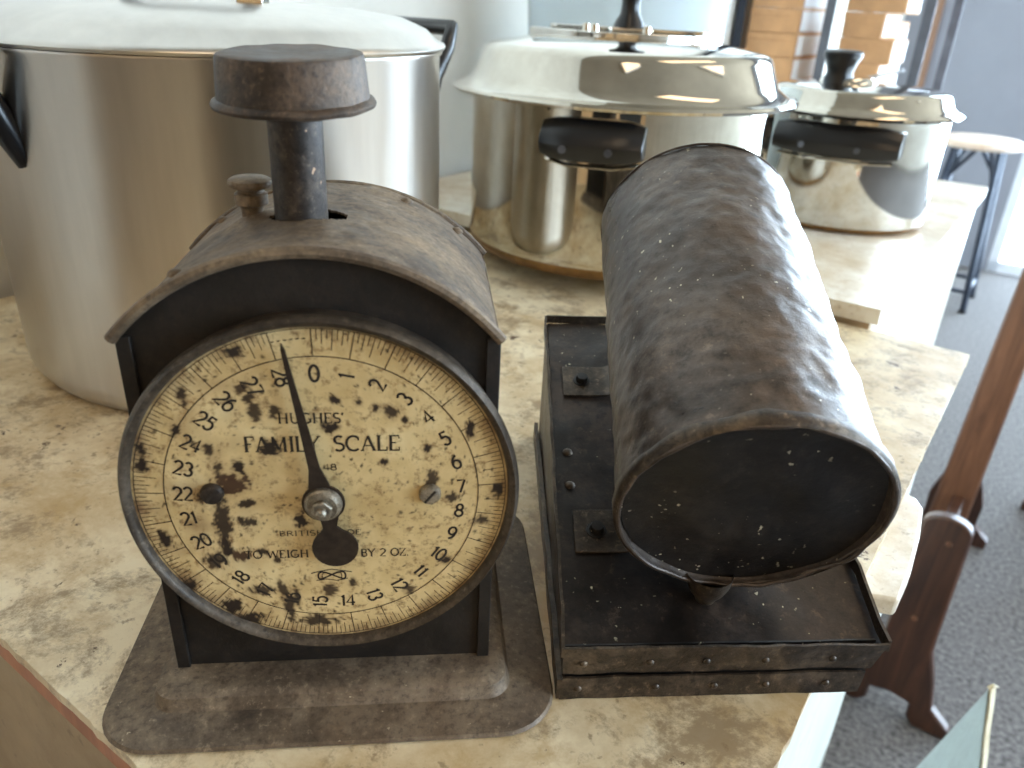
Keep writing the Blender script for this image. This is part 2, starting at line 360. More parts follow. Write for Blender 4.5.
# roof: arched sheet with slot, dented, rolled front and back edges
def roof_sheet():
    nu, nv = 110, 80; half = w+.0004; pts = arch(half, zc-.001, zp, nu); V, F = [], []
    y0, y1 = -.0035, D+.001
    for layer in (0, 1):
        for j in range(nv+1):
            y = y0+(y1-y0)*j/nv
            for i, (x, z) in enumerate(pts):
                d = .0009*noise.noise(Vector((x*45, y*45, 2)))+.0004*noise.noise(Vector((x*160, y*160, 5)))
                d += .0030*math.exp(-((x+.0262)**2+(y-.048)**2)/.00010)          # swelling under the adjusting knob
                V.append((x, y, z+d-(.0009 if layer else 0)))
    S = (nu+1)*(nv+1); hole = set()
    for j in range(nv):
        for i in range(nu):
            xm = (pts[i][0]+pts[i+1][0])/2; ym = y0+(y1-y0)*(j+.5)/nv
            if ((xm+.0045)/.0142)**2+((ym-.0405)/.0085)**2 < 1: hole.add((i, j))
    for j in range(nv):
        for i in range(nu):
            if (i, j) in hole: continue
            a = j*(nu+1)+i; q = (a, a+1, a+nu+2, a+nu+1); F.append(q); F.append(tuple(k+S for k in q[::-1]))
            for (di, dj, e) in ((-1, 0, (a, a+nu+1)), (1, 0, (a+nu+2, a+1)), (0, -1, (a+1, a)), (0, 1, (a+nu+1, a+nu+2))):
                ii, jj = i+di, j+dj
                if (ii, jj) in hole or not (0 <= ii < nu and 0 <= jj < nv): F.append((e[0], e[1], e[1]+S, e[0]+S))
    return V, F
obj('roof', roof_sheet(), 'case', sc, smooth=45)
ra = arch(w+.0006, zc-.0008, zp-.0010, 40)
obj('roof_edge_front', tube([(x, -.0036, z) for x, z in ra], .0021, 8), 'case', sc)
obj('roof_edge_back', tube([(x, D+.0012, z) for x, z in ra], .0018, 8), 'case', sc)
rv = arch(w, zc, zp)
for x, y in ((-.046, .012), (-.047, .085), (.030, .088), (-.018, .091), (.052, .088)):
    s = sag; z = zp-RA+math.sqrt(RA*RA-x*x); obj('rivet', lathe([(0, .0022), (.0016, .0019), (.0026, .001), (.003, 0)], 12, c=(x, y, z-.0004)), 'case', sc)
# plunger and top disc
plx, ply = -.0070, .0405
obj('plunger', lathe([(0, .150), (.0096, .150), (.0096, .2355), (0, .2355)], 40, c=(plx, ply, 0)), 'column', sc)
def disc_prof():
    return [(0, .2340), (.0285, .2338), (.0300, .2343), (.0304, .2353), (.0296, .2366), (.0280, .2372), (.0268, .2500), (.0262, .2512), (.0250, .2516), (.012, .2509), (0, .2506)]
dv, df = lathe(disc_prof(), 72)
dv = [(x*(1+.012*noise.noise(Vector((x*60, y*60, z*60)))), y*(1+.012*noise.noise(Vector((x*60, y*60, z*60+9)))), z+.0005*noise.noise(Vector((x*90, y*90, 3)))) for x, y, z in dv]
dk = obj('top_disc', (dv, df), 'disc', sc, smooth=40, loc=(plx+.0006, ply, .235), rot=(.05, -.02, 0))
dk.scale = (.925, .925, 1)
for v in dk.data.vertices: v.co.z -= .236
# adjusting knob
obj('adjusting_screw', lathe([(0, .190), (.0042, .190), (.0040, .1965), (.0048, .1980), (.0060, .1986), (.0060, .2024), (.0048, .2030), (.0046, .2040), (.0072, .2048), (.0080, .2062), (.0078, .2074), (.0066, .2082), (0, .2086)], 28, c=(-.0262, .048, -.0018)), 'case', sc)
# bezel
RR = .0708
obj('bezel', lathe([(.0655, .001), (.0702, .001), (.0705, -.0045), (RR+.0006, -.0062), (RR+.0012, -.0080), (RR+.0004, -.0100), (.0703, -.0114), (.0690, -.0110), (.0680, -.0096), (.0676, -.0065), (.0655, -.0060), (.0655, .001)], 128, 'y', (0, 0, zr)), 'ring', sc, smooth=50)
# dial face with stains stored per vertex
DV = -.0076; DCX = .0014
def dial_px(px, py, v=DV):
    c, s = math.cos(SA), math.sin(SA); o = Vector(sc.location)
    p = o+Vector((-s*v, c*v, 0)); q = px_plane(px, py, p, Vector((-s, c, 0)))-o
    return q.x*c+q.y*s-DCX, q.z-zr
blots = []                                                            # (u, w, ru, rw, rust)
for px, py, rx, ry, k in ((238, 467, 7, 7, .3), (230, 484, 17, 12, .9), (222, 520, 8, 26, .4), (226, 548, 7, 12, .3), (240, 556, 10, 7, .9), (246, 503, 9, 5, .4),
        (249, 523, 9, 5, .4), (241, 520, 4, 4, .4), (217, 468, 5, 9, .5), (208, 450, 5, 7, .4), (255, 412, 6, 9, .5), (248, 398, 5, 6, .4), (330, 427, 8, 6, .3), (270, 448, 10, 8, .3),
        (274, 412, 6, 6, .5), (242, 388, 7, 6, .6), (183, 396, 5, 8, .4), (143, 466, 6, 8, .2), (140, 450, 4, 8, .3), (497, 490, 6, 7, .2), (480, 520, 8, 4, .4),
        (432, 480, 6, 11, .5), (452, 497, 7, 5, .5), (390, 411, 9, 6, .5), (358, 402, 4, 4, .3), (375, 408, 3, 4, .3), (405, 420, 3, 3, .3), (290, 606, 5, 22, .4), (297, 596, 3, 12, .4), (283, 590, 5, 10, .5),
        (262, 590, 12, 6, .5), (232, 606, 13, 9, .3), (216, 560, 12, 10, .5), (250, 618, 18, 7, .3), (330, 590, 7, 7, .6), (335, 400, 5, 4, .3), (318, 620, 22, 6, .4), (205, 495, 9, 8, .5), (385, 462, 4, 3, .3),
        (262, 552, 5, 5, .4), (278, 560, 4, 4, .4), (352, 582, 4, 6, .4), (427, 448, 4, 5, .3), (445, 560, 6, 4, .3), (410, 590, 6, 5, .5), (470, 430, 5, 8, .3), (232, 352, 9, 5, .3),
        (175, 430, 4, 5, .3), (165, 540, 6, 10, .3), (190, 585, 8, 8, .3), (345, 540, 8, 5, .3), (300, 520, 6, 8, .2)):
    u, q = dial_px(px, py); blots.append((u, q, rx/2570*.86, ry/2330*.88, k))
DR = .0680
def dial_mesh(nr=110, nt=330):
    V = [(0, DV, zr)]; F = []
    for i in range(1, nr+1):
        r = DR*i/nr
        for j in range(nt):
            t = 2*PI*j/nt; V.append((r*math.cos(t), DV, zr+r*math.sin(t)))
    for j in range(nt): F.append((0, 1+j, 1+(j+1) % nt))
    for i in range(nr-1):
        a, b = 1+i*nt, 1+(i+1)*nt
        F += [(a+j, b+j, b+(j+1) % nt, a+(j+1) % nt) for j in range(nt)]
    return V, F
def dial_mat():
    m, nt, bs = newmat('dial_cream_print'); v = coords(nt)
    at = N(nt, 'ShaderNodeAttribute', attribute_name='stain'); sp = nt.nodes.new('ShaderNodeSeparateColor'); nt.links.new(at.outputs['Color'], sp.inputs[0])
    big = noise_tex(nt, 45, 6, .6, v, .3); c = ramp(nt, big, [(.3, (182, 154, 102)), (.55, (208, 183, 132)), (.75, (218, 198, 150))])
    fine = noise_tex(nt, 330, 5, .7, v); c = mix(nt, ramp(nt, fine, [(.52, g(0)), (.68, g(.8))]), c, lin((122, 92, 56)))
    c = mix(nt, sp.outputs[1], c, lin((92, 54, 30))); c = mix(nt, sp.outputs[0], c, lin((36, 24, 16)))
    nt.links.new(c, bs.inputs['Base Color']); bs.inputs['Roughness'].default_value = .5
    bump(nt, bs, fine, .12, .0004); return m
M['dial'] = dial_mat()
dial = obj('dial_face', dial_mesh(), 'dial', sc, smooth=0)
at = dial.data.attributes.new('stain', 'FLOAT_COLOR', 'POINT')
for i, vt in enumerate(dial.data.vertices):
    u, q = vt.co.x, vt.co.z-zr; P = Vector((u*420, q*420, 1.7)); n1 = noise.noise(P); n2 = noise.noise(P*2.7+Vector((4, 4, 4))); n3 = noise.noise(Vector((u*120, q*120, 8)))
    dark = rust = 0.0
    for bu, bw, ru, rw, k in blots:
        if abs(u-bu) > 3*ru or abs(q-bw) > 3*rw: continue
        d = math.hypot((u-bu)/ru, (q-bw)/rw)+.65*n1+.55*n2
        s = max(0, min(1, (1.12-d)/.3)); h = max(0, min(1, (1.75-d)/.9))
        dark = max(dark, min(1, 1.15*s*(1-k*.45))); rust = max(rust, s*k, h*.4)
    edge = math.hypot(u, q)/DR; e = max(0, (edge-.90)/.1)*(.35+.9*n3+.5*n1); rust = max(rust, min(.8, max(0, e)*(1.25 if q < 0 else .8)))
    left = max(0, -u/DR)*max(0, n3+.15)*.7; rust = max(rust, min(.5, left))
    sp = noise.noise(P*1.6+Vector((9, 1, 0)))
    if sp > .50: dark = max(dark, min(.85, (sp-.50)*7))
    at.data[i].color = (dark, rust, 0, 1)
# printing ------------------------------------------------------------
def arc(cx, cy, rx, ry, a0, a1, n=12): return [(cx+rx*math.cos(math.radians(a0+(a1-a0)*i/n)), cy+ry*math.sin(math.radians(a0+(a1-a0)*i/n))) for i in range(n+1)]
# glyph: (advance width, [(polyline, weight)], [serif (x, y, half width)])
G = {
 'A': (.80, [([(.08, 0), (.38, 1)], .6), ([(.38, 1), (.70, 0)], 1.2), ([(.18, .33), (.57, .33)], .6)], [(.08, 0, .10), (.70, 0, .10)]),
 'B': (.68, [([(.14, 0), (.14, 1)], 1.2), ([(.14, 1), (.34, 1)]+arc(.34, .76, .20, .24, 90, -90)+[(.14, .52)], .9), ([(.14, .52), (.36, .52)]+arc(.36, .26, .23, .26, 90, -90)+[(.14, 0)], .9)], []),
 'C': (.80, [(arc(.44, .5, .36, .5, 48, 312, 24), 1.1), ([(.69, .68), (.69, .95)], .6)], []),
 'D': (.80, [([(.14, 0), (.14, 1)], 1.2), ([(.14, 1), (.34, 1)]+arc(.34, .5, .36, .5, 90, -90, 18)+[(.14, 0)], 1)], []),
 'E': (.66, [([(.14, 0), (.14, 1)], 1.2), ([(.06, 1), (.56, 1), (.56, .80)], .7), ([(.14, .52), (.42, .52)], .7), ([(.06, 0), (.58, 0), (.58, .22)], .7)], []),
 'F': (.62, [([(.14, 0), (.14, 1)], 1.2), ([(.06, 1), (.56, 1), (.56, .80)], .7), ([(.14, .52), (.42, .52)], .7)], [(.14, 0, .11)]),
 'G': (.86, [(arc(.44, .5, .36, .5, 48, 330, 24), 1.1), ([(.72, .05), (.72, .42)], 1.1)], [(.70, .42, .13)]),
 'H': (.86, [([(.16, 0), (.16, 1)], 1.2), ([(.68, 0), (.68, 1)], 1.2), ([(.16, .52), (.68, .52)], .6)], [(.16, 0, .10), (.16, 1, .10), (.68, 0, .10), (.68, 1, .10)]),
 'I': (.36, [([(.18, 0), (.18, 1)], 1.2)], [(.18, 0, .11), (.18, 1, .11)]),
 'L': (.62, [([(.14, 0), (.14, 1)], 1.2), ([(.06, 0), (.56, 0), (.56, .24)], .7)], [(.14, 1, .11)]),
 'M': (1.0, [([(.14, 0), (.16, 1)], .6), ([(.16, 1), (.48, .12)], 1.2), ([(.48, .12), (.80, 1)], .6), ([(.80, 1), (.82, 0)], 1.2)], [(.14, 0, .10), (.82, 0, .10)]),
 'O': (.88, [(arc(.44, .5, .36, .5, 0, 360, 30), 1.0)], []),
 'R': (.76, [([(.14, 0), (.14, 1)], 1.2), ([(.14, 1), (.36, 1)]+arc(.36, .75, .21, .25, 90, -90)+[(.14, .5)], .9), ([(.36, .5), (.66, 0)], 1.1)], [(.14, 0, .10)]),
 'S': (.62, [(arc(.31, .75, .22, .25, 40, 270, 14)+arc(.31, .25, .24, .25, 90, -140, 14), 1.1)], []),
 'T': (.74, [([(.37, 0), (.37, 1)], 1.2), ([(.06, .80), (.06, 1), (.68, 1), (.68, .80)], .7)], [(.37, 0, .11)]),
 'U': (.84, [([(.16, 1), (.16, .34)]+arc(.42, .34, .26, .34, 180, 360, 14)+[(.68, 1)], 1.0)], [(.16, 1, .10), (.68, 1, .10)]),
 'W': (1.1, [([(.06, 1), (.30, 0)], 1.2), ([(.30, 0), (.54, .95)], .6), ([(.54, .95), (.78, 0)], 1.2), ([(.78, 0), (1.02, 1)], .6)], [(.06, 1, .09), (1.02, 1, .09)]),
 'Y': (.76, [([(.06, 1), (.38, .46)], 1.2), ([(.70, 1), (.38, .46)], .6), ([(.38, .46), (.38, 0)], 1.2)], [(.06, 1, .10), (.70, 1, .10), (.38, 0, .11)]),
 'Z': (.68, [([(.08, .82), (.08, 1), (.60, 1), (.08, 0), (.62, 0), (.62, .2)], .9)], []),
 ' ': (.40, [], []), '.': (.30, [([(.10, .02), (.18, .02)], 1.4)], []), "'": (.26, [([(.14, 1.05), (.10, .78)], 1.2)], []),
 '0': (.66, [(arc(.33, .5, .26, .5, 0, 360, 28), 1)], []), '1': (.42, [([(.08, .80), (.24, 1), (.24, 0)], 1)], []),
 '2': (.66, [(arc(.32, .72, .25, .28, 160, -35, 14)+[(.07, 0), (.60, 0)], 1)], []),
 '3': (.66, [(arc(.30, .75, .22, .25, 150, -80, 12), 1), (arc(.30, .26, .26, .26, 80, -150, 14), 1)], []),
 '4': (.68, [([(.46, 0), (.46, 1), (.04, .30), (.64, .30)], 1)], []), '5': (.64, [([(.54, 1), (.16, 1), (.12, .56)]+arc(.30, .33, .26, .33, 120, -150, 14), 1)], []),
 '6': (.66, [(arc(.33, .32, .26, .32, 0, 360, 20), 1), ([(.08, .38)]+arc(.44, .42, .37, .58, 165, 95, 8), 1)], []), '7': (.62, [([(.06, 1), (.58, 1), (.24, 0)], 1)], []),
 '8': (.66, [(arc(.33, .76, .21, .24, 0, 360, 20), 1), (arc(.33, .27, .26, .27, 0, 360, 22), 1)], []),
 '9': (.66, [(arc(.33, .68, .26, .32, 0, 360, 20), 1), ([(.58, .62)]+arc(.22, .58, .37, .58, -15, -85, 8), 1)], []),
}
def ribbon(pts, wd):
    P = [Vector(p) for p in pts]; V, F = [], []; m = len(P); cl = (P[0]-P[-1]).length < 1e-6
    for i in range(m):
        if cl and i in (0, m-1): d = P[1]-P[m-2]
        else: d = P[min(i+1, m-1)]-P[max(0, i-1)]
        d.normalize(); n_ = Vector((-d.y, d.x))*wd/2; V += [P[i]+n_, P[i]-n_]
    F = [(2*i, 2*i+1, 2*i+3, 2*i+2) for i in range(m-1)]; return V, F
PRINT_Y = DV-.00015
class Print:
    def __init__(s): s.V = []; s.F = []
    def add(s, vf, org, ang, k):
        c, n_ = math.cos(ang), math.sin(ang); b = len(s.V)
        for p in vf[0]: s.V.append((org[0]+k*(p[0]*c-p[1]*n_), PRINT_Y, zr+org[1]+k*(p[0]*n_+p[1]*c)))
        s.F += [tuple(i+b for i in q) for q in vf[1]]
    def text(s, t, org, h, ang=0, width=None, stroke=.12, serif=True, sx=1.0):
        tw = sum(G[c][0] for c in t); k = sx if width is None else width/h/tw; x = -tw*k/2
        for c in t:
            adv, st, se = G[c]
            for pl, wt in st: s.add(ribbon([(x+p[0]*k, p[1]-.5) for p in pl], stroke*wt), org, ang, h)
            if serif:
                for sx_, sy, hw in se: s.add(ribbon([(x+(sx_-hw)*k, sy-.5), (x+(sx_+hw)*k, sy-.5)], stroke*.55), org, ang, h)
            x += adv*k
ds = (dial_px(320.5, 496))[1]; DY = 0.0; DX = -.0003
def pxo(px, py): return dial_px(px, py)
for t_, o_, h_, wd_, st_ in (
        ("HUGHES'", pxo(311, 418), .0039, .0230, 0.15),
        ("FAMILY", pxo(282, 444), .0060, .0265, 0.14),
        ("SCALE", pxo(367, 443), .0060, .0240, 0.14),
        ("48", pxo(330, 467), .0025, .0050, 0.17),
        ("BRITISH", pxo(302, 533), .0022, .0170, 0.16),
        ("MADE", pxo(345, 532), .0022, .0125, 0.16),
        ("TO WEIGH", pxo(277, 554), .0035, .0240, 0.15),
        ("28LBS", pxo(336, 553), .0035, .0150, 0.15),
        ("BY 2 OZ.", pxo(385, 552), .0035, .0185, 0.15),
        ):
    pr = Print(); pr.text(t_, o_, h_, width=wd_, stroke=st_); obj('lettering', (pr.V, pr.F), 'ink', dial, smooth=0)
for n_ in range(29):
    pn = Print()
    th = 2*PI*n_/29-.012; r = .0502
    if n_ in (0, 14): ang = 0
    elif n_ < 14: ang = PI/2-th
    else: ang = -PI/2-th
    pn.text(str(n_), (r*math.sin(th), r*math.cos(th)), (.0055 if n_ else .0060), ang, stroke=.17, serif=False, sx=.98)
    obj('numeral', (pn.V, pn.F), 'ink', dial, smooth=0)
pt = Print()
for i in range(28*8+1):
    th = 2*PI*i/8/29-.012; r0 = .0668; r1 = .0566 if i % 8 == 0 else (.0590 if i % 4 == 0 else (.0612 if i % 2 == 0 else .0630))
    s_, c_ = math.sin(th), math.cos(th); pt.add(ribbon([(r0*s_, r0*c_), (r1*s_, r1*c_)], .00032 if i % 8 == 0 else .00024), (0, 0), 0, 1)
for r_, wd in ((.0566, .00036), (.0668, .0003)): pt.add(ribbon([(r_*math.sin(2*PI*i/160), r_*math.cos(2*PI*i/160)) for i in range(161)], wd), (0, 0), 0, 1)
for i in range(6):                                                   # dashed line over the blank twenty-ninth division
    t0 = -.225+i*.033; pt.add(ribbon([(.0632*math.sin(t0+.018*j/4), .0632*math.cos(t0+.018*j/4)) for j in range(5)], .0004), (0, 0), 0, 1)
obj('tick_marks', (pt.V, pt.F), 'ink', dial, smooth=0)
pk = Print(); ko = pxo(332, 575)
knot = [(.0058*math.sin(t)*(1+.1*math.cos(2*t)), .0017*math.sin(2*t+.2)) for t in [2*PI*i/60 for i in range(61)]]
pk.add(ribbon(knot, .0007), ko, 0, 1); pk.add(ribbon([(x*.72, y*.72) for x, y in knot], .00035), ko, 0, 1)
pk.add(ribbon([(-.0078, .0004), (-.005, .0012), (0, .0022), (.005, .0012), (.0078, .0006)], .0004), (ko[0], ko[1]+.0008), 0, 1)
pk.add(ribbon([(-.006, -.0024), (-.002, -.0018), (.002, -.0026), (.006, -.0016)], .0004), ko, 0, 1)
obj('knot_emblem', (pk.V, pk.F), 'ink', dial, smooth=0)
for px in (211, 430):
    u, q = dial_px(px, 496, DV-.002); s_ = obj('dial_screw', lathe([(.0042, DV+.0005), (.0042, DV-.0010), (.0036, DV-.0022), (.002, DV-.0027), (0, DV-.0028)][::1], 24, 'y', (u, 0, zr+q)), 'nut' if px > 300 else 'column', sc)
    c_, n_ = math.cos(.9), math.sin(.9)
    obj('screw_slot', ([(u+(-.0032*c_*a+.0005*n_*b), DV-.0029, zr+q+(-.0032*n_*a-.0005*c_*b)) for a, b in ((1, 1), (-1, 1), (-1, -1), (1, -1))], [(0, 1, 2, 3)]), 'ink', s_, smooth=0)
# pointer
HUB = (0.0, zr); NY = DV-.0040
tip = dial_px(281, 343, NY); ta = math.atan2(tip[0], tip[1]); tl = math.hypot(*tip)
dx, dz = math.sin(ta), math.cos(ta); nx, nz = dz, -dx
def nd(l, s): return (dx*l+nx*s, zr+dz*l+nz*s)
out = [nd(tl, .0001), nd(tl*.96, .0007), nd(.0150, .0020), nd(.0110, .0030)]+[nd(.0078*math.cos(a), .0078*math.sin(a)) for a in [math.radians(x) for x in range(30, 160, 13)]]
out += [nd(-.0110, .0026)]+[nd(-.0205+.0086*math.cos(a), .0086*math.sin(a)) for a in [math.radians(x) for x in range(30, 331, 15)]]+[nd(-.0110, -.0026)]
out += [nd(.0078*math.cos(a), .0078*math.sin(a)) for a in [math.radians(x) for x in range(-160, -29, 13)]]+[nd(.0110, -.0030), nd(.0150, -.0020), nd(tl*.96, -.0007), nd(tl, -.0001)]
ptr = obj('pointer', prism(out, 'y', NY, NY-.0009), 'needle', sc, smooth=0)
obj('pointer_spindle', lathe([(.0022, DV), (.0022, NY)], 16, 'y', (0, 0, zr)), 'needle', sc)
hexv = [(.0066*math.cos(PI/3*i+.3), .0066*math.sin(PI/3*i+.3)+zr) for i in range(6)]
obj('pointer_washer', lathe([(0, NY-.001), (.0069, NY-.001), (.0067, NY-.0022), (.0058, NY-.0026), (.0052, NY-.0040), (0, NY-.0042)], 32, 'y', (0, 0, zr)), 'nut', sc)
obj('pointer_nut', prism([(x*.62, zr+(z-zr)*.62) for x, z in hexv], 'y', NY-.0041, NY-.0062), 'nut', sc, bevel=.0006)
obj('pointer_stud', lathe([(0, NY-.006), (.0020, NY-.006), (.0019, NY-.0076), (.001, NY-.0084), (0, NY-.0085)], 16, 'y', (0, 0, zr)), 'nut', sc)

for o in list(sc.children):                                           # the dial sits a hair right of the case's middle
    if o.name.split('.')[0] in ('bezel', 'dial_face', 'dial_screw', 'pointer', 'pointer_spindle', 'pointer_washer', 'pointer_nut', 'pointer_stud'): o.location.x += DCX

# ================================================================== BLACK TANK ON WEDGE BASE
tk = empty('oil_tank', (.0925, .36, 0), 0, 'dented black metal cylinder tank strapped over a riveted wedge-shaped base', 'tank')
FL, FR, BL, BR = Vector((.0275, .2460, 0)), Vector((.1630, .2585, 0)), Vector((.0200, .468, 0)), Vector((.1575, .478, 0))
ZF, ZB = .0295, .0895
def wob(p, k=.0007, f=70): return Vector(p)+Vector((noise.noise(Vector(p)*f), noise.noise(Vector(p)*f+Vector((7, 0, 0))), noise.noise(Vector(p)*f+Vector((0, 5, 0)))))*k
def grid4(p00, p10, p11, p01, nu, nv, th, amp=.0008, f=45):
    """a thin dented sheet over four corners, thickness th downwards along its normal"""
    n_ = (Vector(p10)-Vector(p00)).cross(Vector(p01)-Vector(p00)).normalized(); V, F = [], []
    for L in (0, 1):
        for j in range(nv+1):
            for i in range(nu+1):
                s, t = i/nu, j/nv; p = Vector(p00)*(1-s)*(1-t)+Vector(p10)*s*(1-t)+Vector(p11)*s*t+Vector(p01)*(1-s)*t
                d = amp*noise.noise(p*f)+amp*.5*noise.noise(p*f*3); V.append(p+n_*(d-L*th))
    S = (nu+1)*(nv+1); q = lambda i, j: j*(nu+1)+i
    for j in range(nv):
        for i in range(nu):
            a = (q(i, j), q(i+1, j), q(i+1, j+1), q(i, j+1)); F += [a, tuple(k+S for k in a[::-1])]
    for i in range(nu):
        F += [(q(i+1, 0), q(i, 0), q(i, 0)+S, q(i+1, 0)+S), (q(i, nv), q(i+1, nv), q(i+1, nv)+S, q(i, nv)+S)]
    for j in range(nv):
        F += [(q(0, j), q(0, j+1), q(0, j+1)+S, q(0, j)+S), (q(nu, j+1), q(nu, j), q(nu, j)+S, q(nu, j+1)+S)]
    return V, F
up = Vector((0, 0, 1)); LIP = .0050
def zt(p, q, t): return p*(1-t)+q*t
fl_t, fr_t, bl_t, br_t = FL+up*ZF, FR+up*ZF, BL+up*ZB, BR+up*ZB
obj('base_top', grid4(fl_t-up*LIP+Vector((.0, -.001, 0)), fr_t-up*LIP+Vector((.0040, -.001, 0)), br_t-up*LIP+Vector((.001, -.001, 0)), bl_t-up*LIP+Vector((.001, -.001, 0)), 30, 44, .001, .0010), 'tray_top', tk, world=True)
fv = Vector((.094, -.9956, 0)).normalized()                            # towards the camera, across the front face
# front: upper band (overhanging, leaning out a little) and lower band
ub = obj('front_band', grid4(FL+up*.0135-fv*-.0015, FR+up*.0135+fv*.0015, fr_t+fv*.004+Vector((.0035, 0, 0)), fl_t+fv*.0035+Vector((-.001, 0, 0)), 40, 8, .0012, .0009, 60), 'tray', tk, world=True)
obj('front_band_lower', grid4(FL+up*.0004+fv*.003+Vector((-.001, 0, 0)), FR+up*.0004+fv*.003+Vector((-.003, 0, 0)), FR+up*.0120+fv*.0026+Vector((-.002, 0, 0)), FL+up*.0120+fv*.0026, 40, 5, .0012, .0006, 60), 'tray', tk, world=True)
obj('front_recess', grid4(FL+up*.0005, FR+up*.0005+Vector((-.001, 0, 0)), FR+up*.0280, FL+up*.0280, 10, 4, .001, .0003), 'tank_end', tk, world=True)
def strip(pts, th, h):                                                # upright lip running along points
    V, F = [], []
    for p, d in pts: V += [p, p+d, p+d+up*h, p+up*h]
    n_ = len(pts)
    for i in range(n_-1):
        for k in range(4): F.append((4*i+k, 4*i+(k+1) % 4, 4*i+4+(k+1) % 4, 4*i+4+k))
    F += [(0, 1, 2, 3), (4*n_-1, 4*n_-2, 4*n_-3, 4*n_-4)]; return V, F
def edge_pts(p, q, d, n_=24, k=.0012): return [(wob(zt(p, q, i/n_), k, 60), d) for i in range(n_+1)]
obj('rim_left', strip(edge_pts(fl_t-up*LIP+fv*.0034, bl_t-up*LIP, Vector((-.0014, 0, 0))), .0014, LIP), 'tray', tk, world=True)
obj('rim_right', strip(edge_pts(fr_t-up*LIP+fv*.003+Vector((.003, 0, 0)), br_t-up*LIP, Vector((.0014, 0, 0)), 24, .002), .0014, LIP+.001), 'tray', tk, world=True)
obj('rim_back', strip(edge_pts(bl_t-up*LIP, br_t-up*LIP, Vector((0, .0014, 0))), .0014, LIP), 'tray', tk, world=True)
def side(a0, a1, d): return grid4(a0+up*.0004, a1+up*.0004, a1+up*(ZB-LIP-.001), a0+up*(ZF-LIP-.001), 24, 8, .001, .0008) if d > 0 else grid4(a1+up*.0004, a0+up*.0004, a0+up*(ZF-LIP-.001), a1+up*(ZB-LIP-.001), 24, 8, .001, .0008)
obj('side_sheet', side(FL, BL, -1), 'tray', tk, world=True); obj('side_sheet', side(FR, BR, 1), 'tray', tk, world=True)
obj('back_sheet', grid4(BR+up*.0004, BL+up*.0004, BL+up*(ZB-LIP-.001), BR+up*(ZB-LIP-.001), 16, 10, .001, .0008), 'tray', tk, world=True)
obj('side_flange', strip(edge_pts(FL+fv*.003+Vector((-.0025, 0, .0003)), BL+Vector((-.0035, 0, .0003)), Vector((.0025, 0, 0)), 24, .0004), .002, .011), 'tray', tk, world=True)
riv = lathe([(0, .0013), (.0013, .0011), (.0021, .0004), (.0023, 0)], 10)
def rivet_at(p, nrm, parent=tk, k=.75, mat='tray'):
    q = Vector((0, 0, 1)).rotation_difference(Vector(nrm)); obj('rivet', ([Vector(p)+q @ (Vector(v)*k) for v in riv[0]], riv[1]), mat, parent, world=True)
for t in (.06, .27, .45, .64, .86): rivet_at(zt(FL, FR, t)+up*.0205+fv*.0030, fv)
for t in (.05, .30, .49, .66, .86): rivet_at(zt(FL, FR, t)+up*.0062+fv*.0030, fv)
# bracket tabs on the sloping top, curving up to the cylinder
nrm = (fr_t-fl_t).cross(bl_t-fl_t).normalized(); cyl_yaw = .014; cyl_pit = .334; CR_ = .0525; CL_ = .197
CP = Vector((.0969, .2549, .0925)); AX = Vector((math.sin(cyl_yaw)*math.cos(cyl_pit), math.cos(cyl_yaw)*math.cos(cyl_pit), math.sin(cyl_pit)))
def on_top(s, t): return zt(zt(fl_t, fr_t, s), zt(bl_t, br_t, s), t)-up*LIP
def bracket(s0, s1, t0, t1, flip=1):
    V, F = [], []; prof = []
    for k in range(13):
        f = k/12; s = s0+(s1-s0)*f; lift = .0012 if f < .62 else .0012+.016*((f-.62)/.38)**2
        prof.append((s, lift))
    n_ = len(prof)
    for L in (0, 1):
        for t in (t0, t1):
            for s, l in prof: V.append(on_top(s, t)+nrm*(l+.0012*L))
    q = lambda L, t, i: (L*2+t)*n_+i
    for i in range(n_-1):
        F += [(q(1, 0, i), q(1, 0, i+1), q(1, 1, i+1), q(1, 1, i)), (q(0, 0, i+1), q(0, 0, i), q(0, 1, i), q(0, 1, i+1)), (q(0, 0, i), q(0, 0, i+1), q(1, 0, i+1), q(1, 0, i)), (q(0, 1, i+1), q(0, 1, i), q(1, 1, i), q(1, 1, i+1))]
    F += [(q(0, 0, 0), q(1, 0, 0), q(1, 1, 0), q(0, 1, 0)), (q(0, 0, n_-1), q(0, 1, n_-1), q(1, 1, n_-1), q(1, 0, n_-1))]
    return V, F
for t0, t1 in ((.215, .325), (.69, .80)):
    br = obj('bracket', bracket(.055, .33, t0, t1), 'tray', tk, world=True, bevel=.0003)
    p = on_top(.135, (t0+t1)/2)+nrm*.0022; q = Vector((0, 0, 1)).rotation_difference(nrm)
    bp = lathe([(0, .0042), (.0030, .0040), (.0034, .0030), (.0036, .0008), (.0050, .0006), (.0052, 0)], 10)
    obj('bolt', ([p+q @ Vector(v) for v in bp[0]], bp[1]), 'tank_end', br, world=True)
    obj('bracket', bracket(.955, .72, t0, t1), 'tray', tk, world=True, bevel=.0003)
for t in (.40, .50): rivet_at(on_top(.055, t)+nrm*.0008, nrm, k=1.2)
